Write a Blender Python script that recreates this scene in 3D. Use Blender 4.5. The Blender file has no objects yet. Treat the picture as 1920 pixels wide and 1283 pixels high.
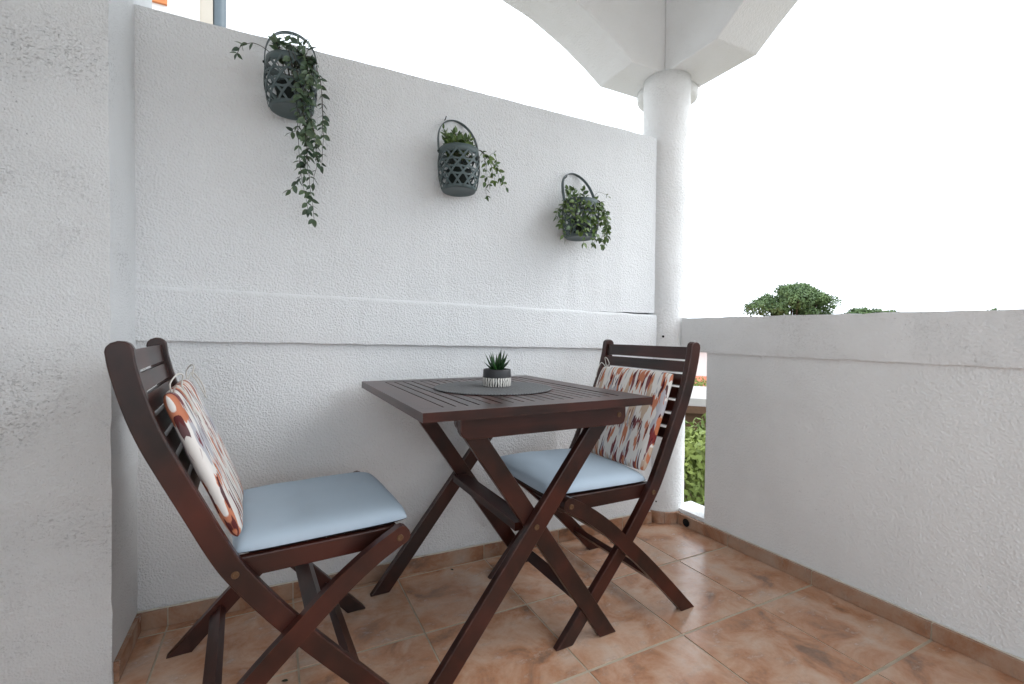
import bpy, bmesh, math, random
from mathutils import Vector, Matrix, noise
random.seed(7)
R = math.radians
scn = bpy.context.scene
col = scn.collection

# ------------------------------------------------------------------ camera
cam_d = bpy.data.cameras.new('camera')
cam = bpy.data.objects.new('camera', cam_d); col.objects.link(cam)
cam_d.sensor_width = 36.0
cam_d.lens = 884.0 / 1920.0 * 36.0
cam_d.clip_start = 0.02; cam_d.clip_end = 2000
YAW, PITCH, ROLL = R(63.01), R(-1.086), R(0.613)
fw = Vector((math.cos(YAW)*math.cos(PITCH), math.sin(YAW)*math.cos(PITCH), math.sin(PITCH)))
rt = fw.cross(Vector((0, 0, 1))).normalized(); up = rt.cross(fw)
r2 = rt*math.cos(ROLL) + up*math.sin(ROLL); u2 = -rt*math.sin(ROLL) + up*math.cos(ROLL)
m = Matrix((r2, u2, -fw)).transposed().to_4x4()
m.translation = Vector((-1.742, -1.6556, 0.8762))
cam.matrix_world = m
scn.camera = cam

# ------------------------------------------------------------------ world, sun, exposure
SUN_EL, SUN_AZ = R(43), math.atan2(-0.45, 0.89)      # azimuth of the veiled sun in the XY plane
world = bpy.data.worlds.new('World'); scn.world = world
world.use_nodes = True
wn = world.node_tree.nodes; wl = world.node_tree.links
wn.clear()
sky = wn.new('ShaderNodeTexSky'); sky.sky_type = 'NISHITA'; sky.sun_disc = False
sky.sun_elevation = SUN_EL; sky.sun_rotation = math.pi/2 - SUN_AZ
sky.air_density = 1.0; sky.dust_density = 4.0; sky.ozone_density = 1.0
hsv = wn.new('ShaderNodeHueSaturation'); hsv.inputs['Saturation'].default_value = 0.12   # cloud cover: nearly colourless
bgn = wn.new('ShaderNodeBackground'); bgn.inputs['Strength'].default_value = 0.15
wo = wn.new('ShaderNodeOutputWorld')
cloud = wn.new('ShaderNodeMix'); cloud.data_type = 'RGBA'; cloud.inputs['Factor'].default_value = 0.8      # an even white cloud layer over the clear sky
cloud.inputs[7].default_value = (8.8, 9.6, 10.5, 1)
wl.new(sky.outputs[0], hsv.inputs['Color']); wl.new(hsv.outputs[0], cloud.inputs[6]); wl.new(cloud.outputs[2], bgn.inputs[0]); wl.new(bgn.outputs[0], wo.inputs[0])

sun_d = bpy.data.lights.new('sun', 'SUN'); sun_d.energy = 0.5; sun_d.angle = R(40); sun_d.color = (1.0, 0.99, 0.975)
sun = bpy.data.objects.new('sun', sun_d); col.objects.link(sun)
sd = Vector((math.cos(SUN_AZ)*math.cos(SUN_EL), math.sin(SUN_AZ)*math.cos(SUN_EL), math.sin(SUN_EL)))
sun.rotation_euler = sd.to_track_quat('Z', 'Y').to_euler()
sun.location = (4, -4, 8)

scn.view_settings.view_transform = 'Standard'; scn.view_settings.look = 'None'
scn.view_settings.exposure = 0.92; scn.view_settings.gamma = 1.0; scn.view_settings.use_curve_mapping = False
scn.render.engine = 'CYCLES'
scn.cycles.use_denoising = True; scn.cycles.use_adaptive_sampling = True; scn.cycles.adaptive_threshold = 0.01
scn.cycles.max_bounces = 8; scn.cycles.diffuse_bounces = 6; scn.cycles.glossy_bounces = 4

# ------------------------------------------------------------------ materials
def nt(name):
    ma = bpy.data.materials.new(name); ma.use_nodes = True
    n = ma.node_tree.nodes; l = ma.node_tree.links
    b = n['Principled BSDF']
    return ma, n, l, b
def N(n, typ, **kw):
    x = n.new(typ)
    for k, v in kw.items():
        if k in x.inputs: x.inputs[k].default_value = v
        else: setattr(x, k, v)
    return x
def ramp(n, stops, interp='LINEAR'):
    r = n.new('ShaderNodeValToRGB'); r.color_ramp.interpolation = interp
    el = r.color_ramp.elements
    while len(el) < len(stops): el.new(0.5)
    for e, (p, c) in zip(el, stops):
        e.position = p; e.color = (*c, 1) if len(c) == 3 else c
    return r
def mathn(n, l, op, a, b=None, clamp=False):
    x = n.new('ShaderNodeMath'); x.operation = op; x.use_clamp = clamp
    for i, v in enumerate((a, b)):
        if v is None: continue
        if isinstance(v, (int, float)): x.inputs[i].default_value = v
        else: l.new(v, x.inputs[i])
    return x.outputs[0]
def mixc(n, l, fac, a, b, mode='MIX'):
    x = n.new('ShaderNodeMix'); x.data_type = 'RGBA'; x.blend_type = mode
    for sock, v in ((x.inputs['Factor'], fac), (x.inputs[6], a), (x.inputs[7], b)):
        if isinstance(v, (int, float)): sock.default_value = v
        elif isinstance(v, tuple): sock.default_value = (*v, 1)
        else: l.new(v, sock)
    return x.outputs[2]

def stucco(name, base=(0.80, 0.80, 0.79), grain=150, depth=0.0035, strength=0.75, stains=0.25, scratch=0.0, seed=0.0):
    ma, n, l, b = nt(name)
    tc = n.new('ShaderNodeTexCoord'); mp = N(n, 'ShaderNodeMapping'); mp.inputs['Location'].default_value = (seed, seed*.7, 0)
    l.new(tc.outputs['Object'], mp.inputs[0]); v = mp.outputs[0]
    g1 = N(n, 'ShaderNodeTexNoise', Scale=grain, Detail=3.0, Roughness=0.6); l.new(v, g1.inputs['Vector'])
    g2 = N(n, 'ShaderNodeTexVoronoi', Scale=grain*0.75); l.new(v, g2.inputs['Vector'])
    g3 = N(n, 'ShaderNodeTexNoise', Scale=9.0, Detail=4.0); l.new(v, g3.inputs['Vector'])
    h = mathn(n, l, 'ADD', g1.outputs[0], mathn(n, l, 'MULTIPLY', g2.outputs['Distance'], 0.55))
    h = mathn(n, l, 'ADD', h, mathn(n, l, 'MULTIPLY', g3.outputs[0], 1.2))
    # weather stains: broad, faint
    s1 = N(n, 'ShaderNodeTexNoise', Scale=2.3, Detail=6.0, Roughness=0.62); l.new(v, s1.inputs['Vector'])
    rs = ramp(n, [(0.42, (0, 0, 0)), (0.72, (1, 1, 1))]); l.new(s1.outputs[0], rs.inputs[0])
    c = mixc(n, l, mathn(n, l, 'MULTIPLY', rs.outputs[0], stains), base, tuple(x*0.82 for x in base))
    # grime specks
    sp = N(n, 'ShaderNodeTexNoise', Scale=grain*0.8, Detail=2.0); l.new(v, sp.inputs['Vector'])
    md = N(n, 'ShaderNodeTexNoise', Scale=3.1, Detail=4.0); l.new(v, md.inputs['Vector'])
    rsp = ramp(n, [(0.66, (0, 0, 0)), (0.74, (1, 1, 1))]); l.new(sp.outputs[0], rsp.inputs[0])
    rmd = ramp(n, [(0.45, (0, 0, 0)), (0.65, (1, 1, 1))]); l.new(md.outputs[0], rmd.inputs[0])
    fac = mathn(n, l, 'MULTIPLY', mathn(n, l, 'MULTIPLY', rsp.outputs[0], rmd.outputs[0]), 0.30 + scratch)
    c = mixc(n, l, fac, c, tuple(x*0.5 for x in base))
    if scratch > 0:      # trowel drags, dented and coloured darker
        m2 = N(n, 'ShaderNodeMapping'); m2.inputs['Scale'].default_value = (1.0, 1.0, 1.5); m2.inputs['Rotation'].default_value = (0.3, 0.5, 0.4)
        l.new(v, m2.inputs[0])
        w1 = N(n, 'ShaderNodeTexNoise', Scale=130.0, Detail=4.0, Roughness=0.65, Distortion=0.5); l.new(m2.outputs[0], w1.inputs['Vector'])
        rw = ramp(n, [(0.55, (0, 0, 0)), (0.66, (1, 1, 1))]); l.new(w1.outputs[0], rw.inputs[0])
        big = N(n, 'ShaderNodeTexNoise', Scale=4.5, Detail=3.0); l.new(v, big.inputs['Vector'])
        rb = ramp(n, [(0.44, (0.06, 0.06, 0.06)), (0.62, (1, 1, 1))]); l.new(big.outputs[0], rb.inputs[0])
        f2 = mathn(n, l, 'MULTIPLY', rw.outputs[0], rb.outputs[0])
        c = mixc(n, l, mathn(n, l, 'MULTIPLY', f2, scratch), c, tuple(x*0.45 for x in base))
        h = mathn(n, l, 'SUBTRACT', h, mathn(n, l, 'MULTIPLY', f2, 0.7))
    bp = N(n, 'ShaderNodeBump', Strength=strength, Distance=depth); l.new(h, bp.inputs['Height'])
    l.new(bp.outputs[0], b.inputs['Normal']); l.new(c, b.inputs['Base Color'])
    b.inputs['Roughness'].default_value = 0.9; b.inputs['Specular IOR Level'].default_value = 0.2
    return ma

def wood_mat(name, axis):
    ma, n, l, b = nt(name)
    tc = n.new('ShaderNodeTexCoord'); oi = n.new('ShaderNodeObjectInfo')
    ad = n.new('ShaderNodeVectorMath'); ad.operation = 'ADD'
    sc = n.new('ShaderNodeVectorMath'); sc.operation = 'SCALE'; sc.inputs[0].default_value = (3.1, 5.3, 7.7); l.new(oi.outputs['Random'], sc.inputs['Scale'])
    l.new(tc.outputs['Object'], ad.inputs[0]); l.new(sc.outputs[0], ad.inputs[1])
    mp = n.new('ShaderNodeMapping'); s = [46, 46, 46, 0]; s[axis] = 3.0
    if axis == 3: s = [22, 60, 16]
    mp.inputs['Scale'].default_value = s[:3]; l.new(ad.outputs[0], mp.inputs[0])
    g = N(n, 'ShaderNodeTexNoise', Scale=1.0, Detail=4.0, Roughness=0.55, Distortion=0.1); l.new(mp.outputs[0], g.inputs['Vector'])
    rc = ramp(n, [(0.30, (0.008, 0.0028, 0.0020)), (0.52, (0.020, 0.0058, 0.0037)), (0.80, (0.046, 0.0110, 0.0064))]); l.new(g.outputs[0], rc.inputs[0])
    # rubbed patches where the stain is thinner
    p = N(n, 'ShaderNodeTexNoise', Scale=6.0, Detail=1.5); l.new(ad.outputs[0], p.inputs['Vector'])
    rp = ramp(n, [(0.40, (0, 0, 0)), (0.80, (1, 1, 1))]); l.new(p.outputs[0], rp.inputs[0])
    c = mixc(n, l, mathn(n, l, 'MULTIPLY', rp.outputs[0], 0.55), rc.outputs[0], (0.095, 0.018, 0.010))
    # worn edges
    bv = n.new('ShaderNodeBevel'); bv.samples = 2; bv.inputs['Radius'].default_value = 0.004
    ge = n.new('ShaderNodeNewGeometry')
    dt = n.new('ShaderNodeVectorMath'); dt.operation = 'DOT_PRODUCT'; l.new(bv.outputs[0], dt.inputs[0]); l.new(ge.outputs['Normal'], dt.inputs[1])
    ed = mathn(n, l, 'SUBTRACT', 1.0, dt.outputs['Value'])
    wv = N(n, 'ShaderNodeTexNoise', Scale=38.0, Detail=3.0); l.new(ad.outputs[0], wv.inputs['Vector'])
    ew = mathn(n, l, 'MULTIPLY', mathn(n, l, 'MULTIPLY', ed, 5.0, True), mathn(n, l, 'MULTIPLY', mathn(n, l, 'SUBTRACT', wv.outputs[0], 0.47), 5.0, True))
    c = mixc(n, l, mathn(n, l, 'MULTIPLY', ew, 0.6), c, (0.20, 0.085, 0.055))
    l.new(c, b.inputs['Base Color'])
    b.inputs['Roughness'].default_value = 0.31
    b.inputs['Specular IOR Level'].default_value = 0.45
    bp = N(n, 'ShaderNodeBump', Strength=0.25, Distance=0.0008); l.new(g.outputs[0], bp.inputs['Height']); l.new(bp.outputs[0], b.inputs['Normal'])
    return ma

def tile_mat(name, dark=1.0):
    ma, n, l, b = nt(name)
    tc = n.new('ShaderNodeTexCoord'); oi = n.new('ShaderNodeObjectInfo')
    sc = n.new('ShaderNodeVectorMath'); sc.operation = 'SCALE'; sc.inputs[0].default_value = (11.1, 17.3, 23.7); l.new(oi.outputs['Random'], sc.inputs['Scale'])
    ad = n.new('ShaderNodeVectorMath'); ad.operation = 'ADD'; l.new(tc.outputs['Object'], ad.inputs[0]); l.new(sc.outputs[0], ad.inputs[1])
    v = ad.outputs[0]
    a = N(n, 'ShaderNodeTexNoise', Scale=7.0, Detail=7.0, Roughness=0.62, Distortion=0.5); l.new(v, a.inputs['Vector'])
    k = dark
    ra = ramp(n, [(0.32, (0.22*k, 0.125*k, 0.080*k)), (0.42, (0.46*k, 0.215*k, 0.110*k)), (0.53, (0.56*k, 0.345*k, 0.230*k)), (0.70, (0.61*k, 0.46*k, 0.36*k))])
    l.new(a.outputs[0], ra.inputs[0])
    g = N(n, 'ShaderNodeTexNoise', Scale=15.0, Detail=8.0, Roughness=0.7); 
    m2 = n.new('ShaderNodeMapping'); m2.inputs['Location'].default_value = (4, 9, 2); m2.inputs['Scale'].default_value = (1, 1.6, 1); l.new(v, m2.inputs[0]); l.new(m2.outputs[0], g.inputs['Vector'])
    rg = ramp(n, [(0.53, (0, 0, 0)), (0.70, (1, 1, 1))]); l.new(g.outputs[0], rg.inputs[0])
    c = mixc(n, l, mathn(n, l, 'MULTIPLY', rg.outputs[0], 0.55), ra.outputs[0], (0.27*k, 0.215*k, 0.18*k))
    f = N(n, 'ShaderNodeTexNoise', Scale=120.0, Detail=2.0); l.new(v, f.inputs['Vector'])
    c = mixc(n, l, 0.18, c, mixc(n, l, f.outputs[0], (0.16*k, 0.09*k, 0.06*k), (0.62*k, 0.45*k, 0.36*k)))
    l.new(c, b.inputs['Base Color'])
    rr = ramp(n, [(0.3, (0.17,)*3), (0.7, (0.30,)*3)]); l.new(g.outputs[0], rr.inputs[0]); l.new(rr.outputs[0], b.inputs['Roughness'])
    bp = N(n, 'ShaderNodeBump', Strength=0.25, Distance=0.002); l.new(a.outputs[0], bp.inputs['Height']); l.new(bp.outputs[0], b.inputs['Normal'])
    return ma

def plain(name, c, rough=0.6, spec=0.5, metal=0.0, var=0.0, scale=20, bump=0.0, bscale=200, bdist=0.001):
    ma, n, l, b = nt(name)
    tc = n.new('ShaderNodeTexCoord')
    s = N(n, 'ShaderNodeTexNoise', Scale=float(scale), Detail=4.0); l.new(tc.outputs['Object'], s.inputs['Vector'])
    lo = tuple(x*(1-var) for x in c); hi = tuple(min(1, x*(1+var)) for x in c)
    l.new(mixc(n, l, s.outputs[0], lo, hi), b.inputs['Base Color'])
    b.inputs['Roughness'].default_value = rough; b.inputs['Specular IOR Level'].default_value = spec; b.inputs['Metallic'].default_value = metal
    if bump:
        g = N(n, 'ShaderNodeTexNoise', Scale=float(bscale), Detail=2.0); l.new(tc.outputs['Object'], g.inputs['Vector'])
        bp = N(n, 'ShaderNodeBump', Strength=bump, Distance=bdist); l.new(g.outputs[0], bp.inputs['Height']); l.new(bp.outputs[0], b.inputs['Normal'])
    return ma

def leaf_mat(name, dark, light, edge, rough=0.38):
    ma, n, l, b = nt(name)
    oi = n.new('ShaderNodeObjectInfo'); tc = n.new('ShaderNodeTexCoord')
    c = mixc(n, l, oi.outputs['Random'], dark, light)
    sx = n.new('ShaderNodeSeparateXYZ'); l.new(tc.outputs['Object'], sx.inputs[0])
    ax = mathn(n, l, 'ABSOLUTE', sx.outputs[0])
    ns = N(n, 'ShaderNodeTexNoise', Scale=140.0, Detail=2.0); l.new(tc.outputs['Object'], ns.inputs['Vector'])
    e = mathn(n, l, 'ADD', mathn(n, l, 'MULTIPLY', ax, 2.4), mathn(n, l, 'MULTIPLY', ns.outputs[0], 0.6))
    re = ramp(n, [(0.82, (0, 0, 0)), (1.0, (1, 1, 1))]); l.new(e, re.inputs[0])
    rnd = mathn(n, l, 'FRACT', mathn(n, l, 'MULTIPLY', oi.outputs['Random'], 7.31))
    c = mixc(n, l, mathn(n, l, 'MULTIPLY', re.outputs[0], rnd), c, edge)
    l.new(c, b.inputs['Base Color']); b.inputs['Roughness'].default_value = rough
    return ma

def ikat_mat(name, seed=0.0):
    ma, n, l, b = nt(name)
    tc = n.new('ShaderNodeTexCoord'); sx = n.new('ShaderNodeSeparateXYZ'); l.new(tc.outputs['Object'], sx.inputs[0])
    X = mathn(n, l, 'ABSOLUTE', mathn(n, l, 'SUBTRACT', mathn(n, l, 'PINGPONG', mathn(n, l, 'ADD', sx.outputs[0], 0.50 + seed), 0.125), 0.0))
    Y = sx.outputs[1]
    # frayed dye edges: fine streaks along the warp
    cx = n.new('ShaderNodeCombineXYZ'); l.new(mathn(n, l, 'MULTIPLY', sx.outputs[0], 150.0), cx.inputs[0]); l.new(mathn(n, l, 'MULTIPLY', Y, 9.0), cx.inputs[1])
    fr = N(n, 'ShaderNodeTexNoise', Scale=1.0, Detail=2.0); l.new(cx.outputs[0], fr.inputs['Vector'])
    jag = mathn(n, l, 'MULTIPLY', mathn(n, l, 'SUBTRACT', fr.outputs[0], 0.5), 0.095)
    Yj = mathn(n, l, 'ADD', Y, jag)
    c = (0.74, 0.72, 0.69)
    layers = [((0.42, 0.42, 0.46), 40, 9, 1.3, 0.565), ((0.52, 0.39, 0.29), 46, 10, 7.7, 0.625), ((0.50, 0.155, 0.065), 44, 10, 3.9, 0.60),
              ((0.52, 0.17, 0.08), 54, 11, 12.4, 0.62), ((0.16, 0.018, 0.026), 48, 11, 9.1, 0.59), ((0.075, 0.012, 0.02), 58, 13, 15.2, 0.64)]
    for colr, kx, ky, off, thr in layers:
        cb = n.new('ShaderNodeCombineXYZ')
        l.new(mathn(n, l, 'MULTIPLY', X, float(kx)), cb.inputs[0]); l.new(mathn(n, l, 'MULTIPLY', Yj, float(ky)), cb.inputs[1]); cb.inputs[2].default_value = off + seed*3
        t = N(n, 'ShaderNodeTexNoise', Scale=1.0, Detail=1.0); l.new(cb.outputs[0], t.inputs['Vector'])
        rm = ramp(n, [(thr+0.016, (0, 0, 0)), (thr+0.028, (1, 1, 1))]); l.new(t.outputs[0], rm.inputs[0])
        c = mixc(n, l, mathn(n, l, 'MULTIPLY', rm.outputs[0], 0.92), c, colr)
    l.new(c, b.inputs['Base Color']); b.inputs['Roughness'].default_value = 0.85; b.inputs['Specular IOR Level'].default_value = 0.2
    w = N(n, 'ShaderNodeTexNoise', Scale=700.0, Detail=1.0); l.new(tc.outputs['Object'], w.inputs['Vector'])
    bp = N(n, 'ShaderNodeBump', Strength=0.3, Distance=0.0006); l.new(w.outputs[0], bp.inputs['Height']); l.new(bp.outputs[0], b.inputs['Normal'])
    return ma

def pot_mat(name):
    ma, n, l, b = nt(name)
    tc = n.new('ShaderNodeTexCoord'); sx = n.new('ShaderNodeSeparateXYZ'); l.new(tc.outputs['Object'], sx.inputs[0])
    an = mathn(n, l, 'ARCTAN2', sx.outputs[1], sx.outputs[0])
    cb = n.new('ShaderNodeCombineXYZ'); l.new(mathn(n, l, 'MULTIPLY', an, 1.2), cb.inputs[0]); l.new(mathn(n, l, 'MULTIPLY', sx.outputs[2], 25.0), cb.inputs[1])
    ns = N(n, 'ShaderNodeTexNoise', Scale=3.0, Detail=1.0); l.new(cb.outputs[0], ns.inputs['Vector'])
    s = mathn(n, l, 'SINE', mathn(n, l, 'ADD', mathn(n, l, 'MULTIPLY', an, 34.0), mathn(n, l, 'MULTIPLY', ns.outputs[0], 5.0)))
    r1 = ramp(n, [(0.30, (0.02, 0.02, 0.02)), (0.40, (0.80, 0.78, 0.73))]); l.new(mathn(n, l, 'ADD', mathn(n, l, 'MULTIPLY', s, 0.5), 0.5), r1.inputs[0])
    lowm = mathn(n, l, 'LESS_THAN', mathn(n, l, 'ADD', sx.outputs[2], mathn(n, l, 'MULTIPLY', ns.outputs[0], 0.003)), 0.0285)
    c = mixc(n, l, lowm, (0.022, 0.023, 0.026), r1.outputs[0])
    l.new(c, b.inputs['Base Color']); b.inputs['Roughness'].default_value = 0.5
    return ma

def mat_woven(name):
    ma, n, l, b = nt(name)
    tc = n.new('ShaderNodeTexCoord'); sx = n.new('ShaderNodeSeparateXYZ'); l.new(tc.outputs['Object'], sx.inputs[0])
    rad = mathn(n, l, 'SQRT', mathn(n, l, 'ADD', mathn(n, l, 'MULTIPLY', sx.outputs[0], sx.outputs[0]), mathn(n, l, 'MULTIPLY', sx.outputs[1], sx.outputs[1])))
    an = mathn(n, l, 'ARCTAN2', sx.outputs[1], sx.outputs[0])
    s = mathn(n, l, 'MULTIPLY', mathn(n, l, 'SINE', mathn(n, l, 'MULTIPLY', rad, 1100.0)), mathn(n, l, 'SINE', mathn(n, l, 'MULTIPLY', an, 130.0)))
    r1 = ramp(n, [(0.0, (0.05, 0.053, 0.056)), (1.0, (0.20, 0.205, 0.21))]); l.new(mathn(n, l, 'ADD', mathn(n, l, 'MULTIPLY', s, 0.5), 0.5), r1.inputs[0])
    l.new(r1.outputs[0], b.inputs['Base Color']); b.inputs['Roughness'].default_value = 0.65
    bp = N(n, 'ShaderNodeBump', Strength=0.8, Distance=0.0015); l.new(s, bp.inputs['Height']); l.new(bp.outputs[0], b.inputs['Normal'])
    return ma

M = {}
M['wall'] = stucco('stucco_wall', (0.79, 0.805, 0.812), grain=210, depth=0.004, strength=1.0, stains=0.22)
M['pillar'] = stucco('stucco_pillar', (0.71, 0.725, 0.73), grain=230, depth=0.0035, strength=0.75, stains=0.55, scratch=0.6, seed=3.0)
M['parapet'] = stucco('stucco_parapet', (0.80, 0.815, 0.815), grain=170, depth=0.0035, strength=0.72, stains=0.5, seed=5.0)
M['coping'] = stucco('stucco_coping', (0.78, 0.79, 0.79), grain=140, depth=0.003, strength=0.7, stains=0.5, scratch=0.15, seed=8.0)
M['column'] = stucco('stucco_column', (0.82, 0.825, 0.82), grain=130, depth=0.004, strength=0.8, stains=0.2, scratch=0.08, seed=11.0)
M['beam'] = stucco('stucco_beam', (0.81, 0.82, 0.82), grain=150, depth=0.003, strength=0.6, stains=0.3, seed=14.0)
M['woodx'] = wood_mat('mahogany_x', 0); M['woody'] = wood_mat('mahogany_y', 1); M['woodl'] = wood_mat('mahogany_leg', 3)
M['tile'] = tile_mat('terracotta_tile'); M['skirt'] = tile_mat('terracotta_skirting', 0.70)
M['grout'] = plain('grout', (0.47, 0.40, 0.31), 0.95, 0.1, var=0.25, scale=30, bump=0.4, bscale=300)
M['plaster'] = plain('plaster_bead', (0.62, 0.58, 0.50), 0.95, 0.1, var=0.2, scale=40, bump=0.5, bscale=150)
M['blue'] = plain('pale_blue_cotton', (0.44, 0.535, 0.625), 0.9, 0.15, var=0.05, scale=12, bump=0.3, bscale=900, bdist=0.0006)
M['black_cloth'] = plain('black_underside', (0.018, 0.018, 0.02), 0.9, 0.15)
M['ikat_a'] = ikat_mat('ikat_print_a', 0.0); M['ikat_b'] = ikat_mat('ikat_print_b', 0.31)
M['cord'] = plain('white_cord', (0.62, 0.60, 0.56), 0.85, 0.2)
M['basket'] = plain('grey_green_lacquer', (0.078, 0.108, 0.110), 0.5, 0.45, var=0.2, scale=25, bump=0.2, bscale=120)
M['liner'] = plain('dark_liner', (0.010, 0.016, 0.014), 0.7, 0.3)
M['brass'] = plain('brass_bolt', (0.12, 0.065, 0.032), 0.45, 0.5, metal=0.35, var=0.2)
M['stem'] = plain('brown_stem', (0.035, 0.032, 0.020), 0.6, 0.3, var=0.2)
M['leaf_a'] = leaf_mat('leaf_dark', (0.028, 0.058, 0.034), (0.085, 0.135, 0.070), (0.34, 0.42, 0.18))
M['leaf_b'] = leaf_mat('leaf_mid', (0.035, 0.080, 0.018), (0.115, 0.180, 0.036), (0.32, 0.40, 0.13))
M['leaf_s'] = leaf_mat('succulent_leaf', (0.010, 0.042, 0.010), (0.022, 0.080, 0.016), (0.02, 0.03, 0.015), 0.32)
M['pot'] = pot_mat('striped_pot'); M['soil'] = plain('soil', (0.02, 0.015, 0.01), 0.95, 0.1)
M['mat'] = mat_woven('woven_placemat')
M['black'] = plain('black_hole', (0.006, 0.006, 0.006), 0.8, 0.2)
M['debris'] = plain('dry_leaf', (0.035, 0.040, 0.025), 0.8, 0.2)

# ------------------------------------------------------------------ helpers
def mesh_of(bm, name):
    me = bpy.data.meshes.new(name); bm.to_mesh(me); bm.free(); return me
def obj(name, bm, mat, parent=None, smooth=False, loc=None):
    me = bm if isinstance(bm, bpy.types.Mesh) else mesh_of(bm, name)
    if mat is not None and len(me.materials) == 0:
        for x in (mat if isinstance(mat, (list, tuple)) else [mat]): me.materials.append(x)
    if smooth:
        for p in me.polygons: p.use_smooth = True
    o = bpy.data.objects.new(name, me); col.objects.link(o)
    if parent is not None: o.parent = parent
    if loc is not None: o.location = loc
    return o
def tag(o, label=None, cat=None, group=None, kind=None):
    if label: o['label'] = label
    if cat: o['category'] = cat
    if group: o['group'] = group
    if kind: o['kind'] = kind
    return o
def thing(name, label, cat, loc=(0, 0, 0), rz=0.0, group=None):
    e = bpy.data.objects.new(name, None); col.objects.link(e)
    e.empty_display_size = 0.1; e.location = loc; e.rotation_euler = (0, 0, rz)
    return tag(e, label, cat, group)
def copy_tree(o, parent=None):
    c = o.copy(); col.objects.link(c); c.parent = parent
    for ch in list(o.children): copy_tree(ch, c)
    return c
def jitter(bm, amp, sc=14.0, seed=0.0):
    for v in bm.verts:
        q = v.co*sc + Vector((seed, seed*1.7, -seed))
        v.co += Vector((noise.noise(q), noise.noise(q+Vector((9, 3, 1))), noise.noise(q+Vector((2, 8, 5)))))*amp
def cut(bm, axis, a, b, step):
    x = a + step
    while x < b - step*0.4:
        no = [0, 0, 0]; no[axis] = 1; co = [0, 0, 0]; co[axis] = x
        bmesh.ops.bisect_plane(bm, geom=bm.verts[:]+bm.edges[:]+bm.faces[:], plane_co=co, plane_no=no)
        x += step
def box(bm, x0, x1, y0, y1, z0, z1):
    vs = [bm.verts.new(p) for p in ((x0,y0,z0),(x1,y0,z0),(x1,y1,z0),(x0,y1,z0),(x0,y0,z1),(x1,y0,z1),(x1,y1,z1),(x0,y1,z1))]
    for f in ((3,2,1,0),(4,5,6,7),(0,1,5,4),(1,2,6,5),(2,3,7,6),(3,0,4,7)): bm.faces.new([vs[i] for i in f])
    return vs
def bevel(bm, off, seg=2):
    ed = [e for e in bm.edges if len(e.link_faces) == 2 and e.calc_face_angle(0) > 0.5]
    bmesh.ops.bevel(bm, geom=ed, offset=off, segments=seg, affect='EDGES', profile=0.5, clamp_overlap=True)
def bbox(x0, x1, y0, y1, z0, z1, bv=0.002, seg=2):
    bm = bmesh.new(); box(bm, x0, x1, y0, y1, z0, z1)
    if bv: bevel(bm, bv, seg)
    return bm
def rough_box(x0, x1, y0, y1, z0, z1, bv=0.006, amp=0.0022, step=0.045, seed=0.0, axes=(0, 1, 2)):
    """a plastered block: rounded, slightly wavy arrises"""
    bm = bbox(x0, x1, y0, y1, z0, z1, bv, 2)
    for ax, (a, b) in enumerate(((x0, x1), (y0, y1), (z0, z1))):
        if ax in axes and b-a > step*1.5: cut(bm, ax, a, b, step)
    jitter(bm, amp, 16.0, seed); jitter(bm, amp*0.5, 55.0, seed+4)
    return bm
def prism(poly, v0, v1, plane='xz', bv=0.0, seg=2):
    """polygon in (a,b), extruded along the third axis from v0 to v1"""
    bm = bmesh.new()
    def P(a, b, v): return (a, v, b) if plane == 'xz' else ((v, a, b) if plane == 'yz' else (a, b, v))
    A = [bm.verts.new(P(a, b, v0)) for a, b in poly]; B = [bm.verts.new(P(a, b, v1)) for a, b in poly]
    n = len(poly)
    bm.faces.new(A); bm.faces.new(B[::-1])
    for i in range(n): bm.faces.new((A[i], B[i], B[(i+1) % n], A[(i+1) % n]))
    bmesh.ops.recalc_face_normals(bm, faces=bm.faces[:])
    if bv: bevel(bm, bv, seg)
    return bm
def catmull(pts, k=6):
    P = [Vector(p) for p in pts]; P = [2*P[0]-P[1]] + P + [2*P[-1]-P[-2]]; out = []
    for i in range(1, len(P)-2):
        for j in range(k):
            t = j/k; a, b, c, d = P[i-1], P[i], P[i+1], P[i+2]
            out.append(0.5*((2*b)+(c-a)*t+(2*a-5*b+4*c-d)*t*t+(3*b-a-3*c+d)*t**3))
    out.append(P[-2]); return out
def band_outline(cl, w, round0=True):
    """outline of a bar of width w along centreline cl [(u,z)...]; the first end rounded, the last cut level with the floor"""
    c = catmull([(a, b, 0) for a, b in cl], 4); L, Rr = [], []
    for i, p in enumerate(c):
        t = (c[min(i+1, len(c)-1)] - c[max(i-1, 0)]).normalized(); nn = Vector((-t.y, t.x, 0))
        L.append(p + nn*w/2); Rr.append(p - nn*w/2)
    if abs(c[-1].y) < 1e-6:                       # foot: slide both corners onto z = 0
        t = (c[-1]-c[-2]).normalized()
        for S in (L, Rr): S[-1] = S[-1] - t*(S[-1].y/t.y)
    out = [(p.x, p.y) for p in L]
    if round0:
        t = (c[0]-c[1]).normalized(); nn = Vector((-t.y, t.x, 0))
        cap = []
        for k in range(1, 6):
            a = math.pi*k/6; cap.append(c[0] + nn*(-1)*0 + (Vector((t.x, t.y, 0))*math.sin(a)*w/2*0.8) + (Rr[0]-c[0])*math.cos(a))
        return out + [(p.x, p.y) for p in Rr[::-1]] + [(p.x, p.y) for p in cap]
    return out + [(p.x, p.y) for p in Rr[::-1]]
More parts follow.
